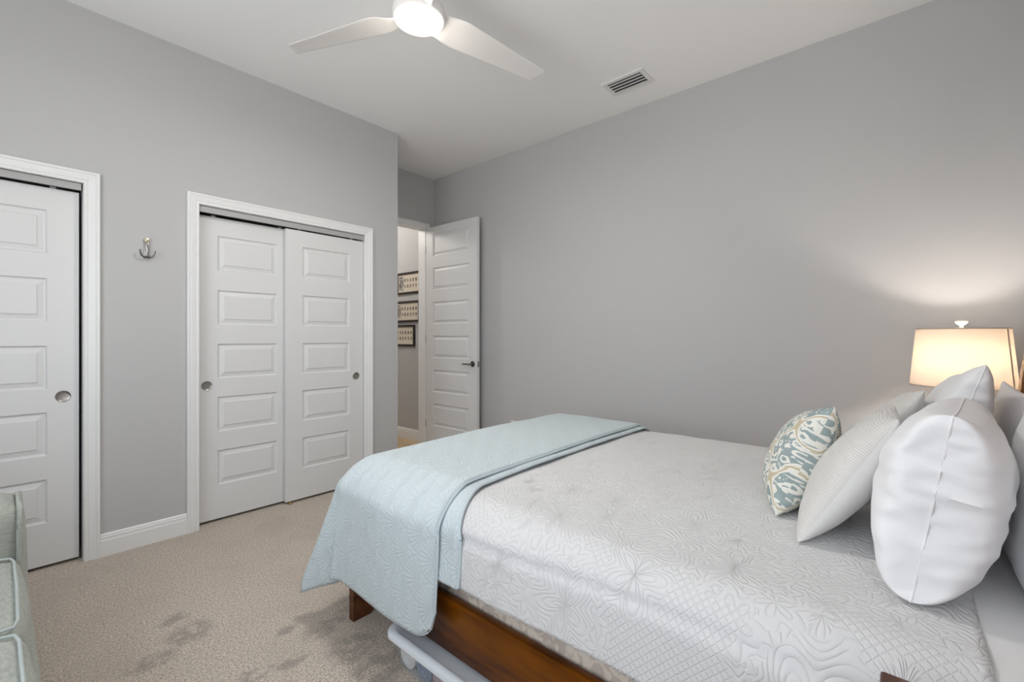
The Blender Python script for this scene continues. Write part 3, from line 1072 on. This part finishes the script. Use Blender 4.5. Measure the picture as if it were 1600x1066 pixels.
def throw():
    root = empty('throw_blanket', (1.845, 1.5, TOP), 'pale aqua quilted throw folded across the foot of the bed', 'throw blanket')
    L = Vector(root.location)

    def layer(name, P, UV, th):
        b = MB().grid(P, UV)
        bmesh.ops.translate(b.bm, verts=b.bm.verts[:], vec=-L)
        o = b.build(name, MT['throw'], root)
        md = o.modifiers.new('thickness', 'SOLIDIFY')
        md.thickness = th
        md.offset = 1
        return o

    def edge(name, pts, r):
        b = MB().tube([Vector(p) - L for p in pts], r, 8)
        b.build(name, MT['binding'], root)
    P, UV = throw_layer(0.30, 0.25, 0.15, 1.095, 1.180, 0.026, 6.0, 0.0)
    layer('under_layer', P, UV, 0.008)
    edge('binding', [P[i, 0] + np.array((0, 0, 0.004)) for i in range(0, P.shape[0])], 0.006)
    P, UV = throw_layer(0.505, 0.34, 0.36, 1.185, 1.215, 0.042, 2.0, 0.10)
    layer('top_layer', P, UV, 0.009)
    n, m = P.shape[:2]
    rim = [P[i, 0] for i in range(n - 1, -1, -1)] + [P[0, j] for j in range(1, m)] + [P[i, m - 1] for i in range(1, n)]
    clean = [rim[0]]
    for p in rim[1:]:
        if np.linalg.norm(p - clean[-1]) > 0.004: clean.append(p)
    edge('binding', clean, 0.0055)


# ------------------------------------------------------------------ pillows
def pillow(name, W, H, T, center, lean, yaw, mat, label, cat, group=None, mat_back=None, pinch=0.07, ex=0.5, exu=None, wr=0.006, seed=1.0, roll_=0.0, floor_z=TOP + 0.012, end_wr=0.0, corner=1.0):
    """stands on its long edge: local x = width, z = height, front faces +Y; lean tips the top towards -Y"""
    N, K = 64, 60
    Rm = Matrix.Rotation(yaw, 3, 'Z') @ Matrix.Rotation(lean, 3, 'X') @ Matrix.Rotation(roll_, 3, 'Y')
    c = Vector(center)

    def pt(u, v, s):
        pu = 1 - pinch * (1 - v * v) ** 1.0
        pv = 1 - pinch * (1 - u * u) ** 1.0
        x = W / 2 * u * pu
        z = H / 2 * v * pv
        t = ((1 - u ** 2) ** (exu or ex)) * ((1 - v ** 2) ** ex)
        y = s * T / 2 * t
        e = 1 - t
        n1 = vnoise(x + s * 3, z, 6.0, seed) + 0.5 * vnoise(x, z + s, 14.0, seed + 1)
        y += s * n1 * wr * min(1, t * 3)
        if end_wr:
            # creases that run in from the two ends
            k = abs(u) ** 6
            n = vnoise(y * 0.35 + s * 0.02, z + 0.25 * y, 26.0, seed + 5)
            rg = math.exp(-(n * 3.4) ** 2) * 0.9 + vnoise(y * 0.5, z, 12.0, seed + 9)
            x += math.copysign(end_wr * 1.7 * k * rg, u) * (1 - v ** 4)
            rs = math.exp(-(vnoise(x * 0.45, z, 15.0, seed + 6 + s) * 3.4) ** 2)
            y += s * end_wr * 1.3 * (0.3 + 0.7 * u * u) * rs * (1 - v * v) * min(1, t * 3)
        return x, y, z

    b = MB()
    us = np.sin(np.sin(np.linspace(-1, 1, N) * PI / 2) * PI / 2)
    vs = np.sin(np.linspace(-1, 1, K) * PI / 2)
    obs = []
    for s in (1, -1):
        P = np.zeros((N, K, 3))
        UV = np.zeros((N, K, 2))
        for i, u in enumerate(us):
            for j, v in enumerate(vs):
                p = pt(u, v, s)
                q = Rm @ Vector(p) + c
                d = q.z - floor_z
                if d < 0.025:           # settle on the bed
                    q.z = floor_z + 0.025 * math.exp((d - 0.025) / 0.025)
                P[i, j] = q
                UV[i, j] = (p[0] * s, p[2])
        obs.append((P, UV))
    b.grid(*obs[0])
    nf = len(b.bm.faces)
    b.grid(*obs[1])
    bmesh.ops.remove_doubles(b.bm, verts=b.bm.verts[:], dist=1e-5)
    if mat_back:
        b.bm.faces.ensure_lookup_table()
        for f in b.bm.faces[nf:]: f.material_index = 1
    o = b.build(name, mat, sharp=80, loc=(c.x, c.y, floor_z))
    if mat_back: o.data.materials.append(mat_back)
    tag(o, label, cat, group)
    border = [Vector(obs[0][0][i, 0]) for i in range(N)] + [Vector(obs[0][0][N - 1, j]) for j in range(1, K)] + [Vector(obs[0][0][i, K - 1]) for i in range(N - 2, -1, -1)] + [Vector(obs[0][0][0, j]) for j in range(K - 2, -1, -1)]
    return o, border


def seam(o, border, r, mat, name='seam'):
    L = o.location
    pts = [border[0]]
    for p in border[1:]:
        if (p - pts[-1]).length > 0.004: pts.append(p)
    MB().tube([p - L for p in pts], r, 6).build(name, mat, o)


def pillows():
    D = math.radians
    o, bd = pillow('pillow', 0.62, 0.405, 0.235, (1.570, -0.074, 0.866), D(9), D(-6), MT['linen'], 'plump white pillow with a creased end seam, nearest the nightstand corner', 'pillow', 'white bed pillows', ex=0.36, exu=0.17, wr=0.009, seed=3.0, roll_=D(2), end_wr=0.008, pinch=0.06)
    seam(o, bd, 0.0022, MT['linen'])
    o, bd = pillow('pillow', 0.60, 0.455, 0.165, (2.240, -0.112, 0.895), D(17), D(0), MT['linen'], 'white pillow with a pointed top corner just in front of the glowing lamp', 'pillow', 'white bed pillows', ex=0.45, exu=0.3, wr=0.010, seed=8.0, roll_=D(8), end_wr=0.008, pinch=0.06)
    seam(o, bd, 0.0022, MT['linen'])
    o, bd = pillow('pillow', 0.68, 0.42, 0.105, (1.57, -0.250, 0.866), D(10), 0, MT['linen'], 'white pillow cut off by the photo edge, behind the plump one', 'pillow', 'white bed pillows', ex=0.42, exu=0.25, wr=0.005, seed=12.0, end_wr=0.004)
    o, bd = pillow('pillow', 0.62, 0.40, 0.085, (2.25, -0.285, 0.865), D(2), 0, MT['linen'], 'white pillow against the headboard on the lamp side', 'pillow', 'white bed pillows', ex=0.42, exu=0.25, wr=0.004, seed=15.0, end_wr=0.003)
    o, bd = pillow('accent_pillow', 0.44, 0.42, 0.150, (1.66, 0.119, 0.842), D(30), D(0), MT['rib'], 'cream ribbed square pillow leaning on the plump white one', 'pillow', 'cream ribbed pillows', MT['cream'], ex=0.52, exu=0.42, wr=0.004, seed=20.0, roll_=D(3), pinch=0.05)
    o, bd = pillow('accent_pillow', 0.44, 0.43, 0.135, (2.175, 0.064, 0.852), D(29), D(0), MT['rib'], 'cream ribbed square pillow on the wall side of its twin', 'pillow', 'cream ribbed pillows', MT['cream'], ex=0.52, exu=0.42, wr=0.004, seed=24.0, roll_=D(7), pinch=0.05)
    o, bd = pillow('cushion', 0.40, 0.375, 0.185, (1.805, 0.268, 0.822), D(24), D(8), MT['print'], 'small cushion printed with teal medallions, first on the bed towards the throw', 'cushion', None, ex=0.5, exu=0.4, wr=0.004, seed=30.0, roll_=D(11), pinch=0.05)


# ------------------------------------------------------------------ bin under the bed
def storage_bin():
    x0, x1, y0, y1 = 0.957, 1.40, 0.66, 1.492
    root = empty('storage_bin', ((x0 + x1) / 2, (y0 + y1) / 2, 0), 'clear plastic storage bin with frosted lid pushed under the bed', 'storage bin')
    L = root.location

    def rr(x0, x1, y0, y1, r, z, n=8):
        pts = []
        for (cx, cy, a0) in ((x1 - r, y1 - r, 0), (x0 + r, y1 - r, 90), (x0 + r, y0 + r, 180), (x1 - r, y0 + r, 270)):
            for k in range(n + 1):
                t = math.radians(a0 + 90 * k / n)
                pts.append((cx + r * math.cos(t) - L.x, cy + r * math.sin(t) - L.y, z))
        return pts
    r = 0.055
    b = MB().loft([rr(x0 + i, x1 - i, y0 + i, y1 - i, r, z) for (i, z) in ((0.004, 0.106), (0.0, 0.108), (0.0, 0.122), (0.004, 0.130), (0.016, 0.134), (0.024, 0.134), (0.027, 0.131))])
    b.build('lid', MT['lid'], root, sharp=50)
    b = MB().loft([rr(x0 + i, x1 - i, y0 + i, y1 - i, r, z) for (i, z) in ((0.045, 0.003), (0.036, 0.006), (0.016, 0.098), (0.006, 0.100), (0.006, 0.105))], cap=False)
    b.bm.faces.new([b.bm.verts.new(p) for p in rr(x0 + 0.045, x1 - 0.045, y0 + 0.045, y1 - 0.045, r, 0.003)])
    b.build('tub', MT['bin'], root, sharp=50)
    # contents seen dimly through the side
    for (nm, y, x, rad, ln, m, lab) in (
            ('rolled_cloth', 1.385, 1.022, 0.044, 0.10, 'pale', 'pale rolled cloth inside the clear bin, at its end towards the closets'),
            ('rolled_cloth', 1.29, 1.022, 0.042, 0.10, 'slate', 'slate blue rolled cloth inside the clear bin'),
            ('rolled_cloth', 1.195, 1.022, 0.044, 0.10, 'mauve', 'mauve rolled cloth inside the clear bin'),
            ('rolled_cloth', 1.10, 1.022, 0.044, 0.10, 'purple', 'dull purple rolled cloth inside the clear bin'),
            ('rolled_cloth', 1.00, 1.022, 0.044, 0.10, 'pale', 'pale rolled cloth inside the clear bin, at its end towards the pillows')):
        prof = [(0.0, -ln / 2 + 0.004), (rad * 0.25, -ln / 2), (rad * 0.4, -ln / 2 + 0.006), (rad * 0.6, -ln / 2), (rad * 0.8, -ln / 2 + 0.005), (rad, -ln / 2 + 0.006), (rad, ln / 2), (0.0, ln / 2)]
        b = MB().lathe(prof, 24, (x + 0.02, y, rad + 0.008), 'X')
        tag(b.build(nm, MT[m], loc=(x + 0.02, y, 0.008)), lab, 'cloth', 'rolled cloths in the bin')


# ------------------------------------------------------------------ lamp and nightstands
def lamp():
    x, y = 2.97, -0.205
    root = empty('table_lamp', (x, y, 0.70), 'lit table lamp with cream drum shade beside the headboard', 'table lamp')
    MB().lathe([(0.0, 0.0), (0.075, 0.0), (0.075, 0.012), (0.03, 0.022), (0.05, 0.06), (0.075, 0.11), (0.07, 0.17), (0.04, 0.22), (0.018, 0.25), (0.014, 0.29), (0.0, 0.29)], 32).build('base', MT['ceramic'], root)
    zb, zt, rb, rt = 0.303, 0.577, 0.183, 0.160
    MB().lathe([(rb, zb), (rt, zt), (rt - 0.0015, zt), (rb - 0.0015, zb)], 64, cap=False).build('lamp_shade', MT['shade'], root)
    for (z, r) in ((zb + 0.003, rb), (zt - 0.003, rt)):
        MB().lathe([(r + 0.0008, z - 0.003), (r + 0.0015, z + 0.003), (r - 0.003, z + 0.003), (r - 0.003, z - 0.003)], 64, cap=False).build('shade_trim', MT['shade'], root)
    # overlapped seam of the shade
    a = math.radians(238)
    b = MB()
    b.loft([[((r + e) * math.cos(a + d), (r + e) * math.sin(a + d), z) for (e, d) in ((0.0007, -0.03), (0.0014, -0.03), (0.0014, 0.03), (0.0007, 0.03))] for (z, r) in ((zb + 0.006, rb), (zt - 0.006, rt))])
    b.build('shade_seam', MT['shadeseam'], root)
    MB().lathe([(0.004, 0.28), (0.004, 0.585)], 10).build('rod', MT['brass'], root)
    MB().lathe([(0.0, 0.578), (0.009, 0.578), (0.006, 0.588), (0.012, 0.594), (0.021, 0.602), (0.022, 0.609), (0.015, 0.615), (0.0, 0.616)], 20).build('finial', MT['ceramic'], root)
    MB().lathe([(0.0, 0.36), (0.014, 0.365), (0.028, 0.40), (0.03, 0.43), (0.02, 0.455), (0.0, 0.465)], 20, (0.035, 0, 0)).build('bulb', MT['bulb'], root)
    l = bpy.data.lights.new('lamp_light', 'POINT')
    l.energy = 14
    l.color = (1.0, 0.905, 0.83)
    l.shadow_soft_size = 0.035
    o = bpy.data.objects.new('lamp_light', l)
    o.location = (x - 0.035, y, 0.70 + 0.43)
    C.objects.link(o)


def nightstand(name, x0, x1, y0, y1, h, label):
    root = empty(name, ((x0 + x1) / 2, (y0 + y1) / 2, 0), label, 'nightstand', 'nightstands beside the bed')
    a, c = (x1 - x0) / 2, (y1 - y0) / 2
    MB().box(-a + 0.015, a - 0.015, -c, c - 0.02, 0.10, h - 0.025, 0.002).build('body', MT['darkwood'], root)
    MB().box(-a, a, -c, c, h - 0.025, h, 0.004).build('top', MT['darkwood'], root)
    for sx in (-1, 1):
        for sy in (-1, 1):
            cx, cy = sx * (a - 0.04), sy * (c - 0.045) - 0.01
            MB().box(cx - 0.022, cx + 0.022, cy - 0.022, cy + 0.022, 0, 0.10).build('leg', MT['darkwood'], root)
    for i in range(2):
        z0 = 0.13 + i * 0.27
        d = MB().box(-a + 0.035, a - 0.035, c - 0.022, c - 0.006, z0, z0 + 0.25, 0.003).build('drawer', MT['darkwood'], root)
        MB().lathe([(0.0, -0.022), (0.012, -0.020), (0.013, -0.014), (0.006, -0.008), (0.006, 0.0)], 16, (0, c - 0.006, z0 + 0.125), 'Y').build('knob', MT['nickel'], d)


# ------------------------------------------------------------------ sofa
def sofa():
    root = empty('sofa', (-0.4, 1.6, 0), 'sage green upholstered sofa at the photo edge before the closets', 'sofa')
    L = Vector(root.location)

    def soft(name, x0, x1, y0, y1, z0, z1, bev, bulge=0.012, mat='sofa', seg=5, parent=root, cut=14):
        b = MB().box(x0, x1, y0, y1, z0, z1)
        bmesh.ops.subdivide_edges(b.bm, edges=b.bm.edges[:], cuts=cut, use_grid_fill=True)
        cx, cy, cz = (x0 + x1) / 2, (y0 + y1) / 2, (z0 + z1) / 2
        hx, hy, hz = (x1 - x0) / 2, (y1 - y0) / 2, (z1 - z0) / 2
        for v in b.bm.verts:
            p = [v.co.x - cx, v.co.y - cy, v.co.z - cz]
            h = [hx, hy, hz]
            # rounded box
            inner = [max(-h[k] + bev, min(h[k] - bev, p[k])) for k in range(3)]
            d = Vector([p[k] - inner[k] for k in range(3)])
            if d.length > 1e-6:
                m = max(abs(q) for q in d)
                d = d.normalized() * min(bev, m * 1.0 if d.length <= bev else bev)
            q = Vector(inner) + d
            n = [q[k] / h[k] for k in range(3)]
            for k in range(3):
                o = [j for j in range(3) if j != k]
                g = max(0, 1 - n[o[0]] ** 2) * max(0, 1 - n[o[1]] ** 2)
                q[k] += math.copysign(min(1, abs(n[k]) ** 3), n[k]) * bulge * g
            w = vnoise(q.x + cx, q.y + cy + q.z, 9, 2.0) * 0.003
            v.co = Vector((q.x + cx, q.y + cy, q.z + cz)) + Vector((w, w, w)) - L
        return b.build(name, MT[mat], parent, sharp=70)
    soft('base', -0.93, 0.074, 0.62, 2.62, 0.02, 0.30, 0.03, 0.010)
    for (y0, y1) in ((2.375, 2.665), (0.575, 0.865)):
        arm = soft('arm', -0.93, 0.050, y0, y1, 0.03, 0.640, 0.055, 0.012)
        fr = soft('arm_front', 0.040, 0.060, y0 + 0.010, y1 - 0.010, 0.05, 0.624, 0.010, 0.012, parent=arm)
        fr.location = (0, 0, 0)
        ring = []
        for (yy, zz) in ((y0 + 0.012, 0.06), (y0 + 0.006, 0.55), (y0 + 0.03, 0.610), (y0 + 0.08, 0.632), (y1 - 0.08, 0.632), (y1 - 0.03, 0.610), (y1 - 0.006, 0.54), (y1 - 0.012, 0.06)):
            ring.append(Vector((0.047, yy, zz)) - L)
        MB().tube(ring, 0.006, 8).build('piping', MT['sofa'], arm)
    soft('backrest', -0.97, -0.70, 0.80, 2.44, 0.30, 0.86, 0.07, 0.02)
    for (y0, y1) in ((1.765, 2.368), (1.155, 1.758), (0.872, 1.148)):
        cu = soft('seat_cushion', -0.70, 0.046, y0, y1, 0.305, 0.462, 0.035, 0.020)
        xe, zt = 0.034, 0.466
        pts = [(-0.2, y1 - 0.012, zt + 0.006), (xe - 0.05, y1 - 0.010, zt), (xe - 0.008, y1 - 0.022, zt - 0.004), (xe, y1 - 0.06, zt - 0.004), (xe + 0.002, (y0 + y1) / 2, zt + 0.002), (xe, y0 + 0.06, zt - 0.004), (xe - 0.008, y0 + 0.022, zt - 0.004), (xe - 0.05, y0 + 0.010, zt), (-0.2, y0 + 0.012, zt + 0.006)]
        MB().tube([Vector(p) - L for p in pts], 0.0040, 8).build('piping', MT['piping'], cu)
    for (y0, y1) in ((1.62, 2.40), (0.86, 1.60)):
        soft('back_cushion', -0.72, -0.52, y0, y1, 0.47, 0.92, 0.07, 0.03)
    for sx in (-0.88, 0.02):
        for sy in (0.66, 2.58):
            MB().box(sx - 0.02 - L.x, sx + 0.02 - L.x, sy - 0.02 - L.y, sy + 0.02 - L.y, 0, 0.03).build('foot', MT['darkwood'], root)


# ------------------------------------------------------------------ assemble
shell()
baseboard('baseboard_closet_wall', (0.373, YC), (0.778, YC), (0, -1), 'white baseboard between the two closets')
baseboard('baseboard_corner', (2.084, YC), (XP, YC), (0, -1), 'white baseboard between the wide closet and the wall corner')
baseboard('baseboard_right', (XR, YN), (XR, YB), (-1, 0), 'white baseboard along the long grey wall')
baseboard('baseboard_hall', (XH, YB + WT), (XH, HY1), (-1, 0), 'white baseboard of the hall below the framed photographs')
closets()
entry_door()
window('window_1', XL - WT / 2, (WIN_W[0] + WIN_W[1]) / 2, (WIN_W[2] + WIN_W[3]) / 2, WIN_W[1] - WIN_W[0], WIN_W[3] - WIN_W[2], PI / 2, 'white framed window behind the sofa')
window('window_2', (WIN_N[0] + WIN_N[1]) / 2, YN - WT / 2, (WIN_N[2] + WIN_N[3]) / 2, WIN_N[1] - WIN_N[0], WIN_N[3] - WIN_N[2], PI, 'white framed window in the headboard wall')
fan()
vent()
hook()
outlet('wall_outlet', 2.868, 0.358, 'white wall outlet on the grey wall just above the throw')
hall()
bed()
bedspread()
throw()
pillows()
storage_bin()
nightstand('nightstand', 0.44, 0.936, -0.44, 0.028, 0.70, 'dark reddish wooden nightstand whose corner shows below the bedspread')
nightstand('nightstand', 2.74, 3.24, -0.44, 0.0, 0.70, 'dark wooden nightstand under the lit lamp')
lamp()
sofa()
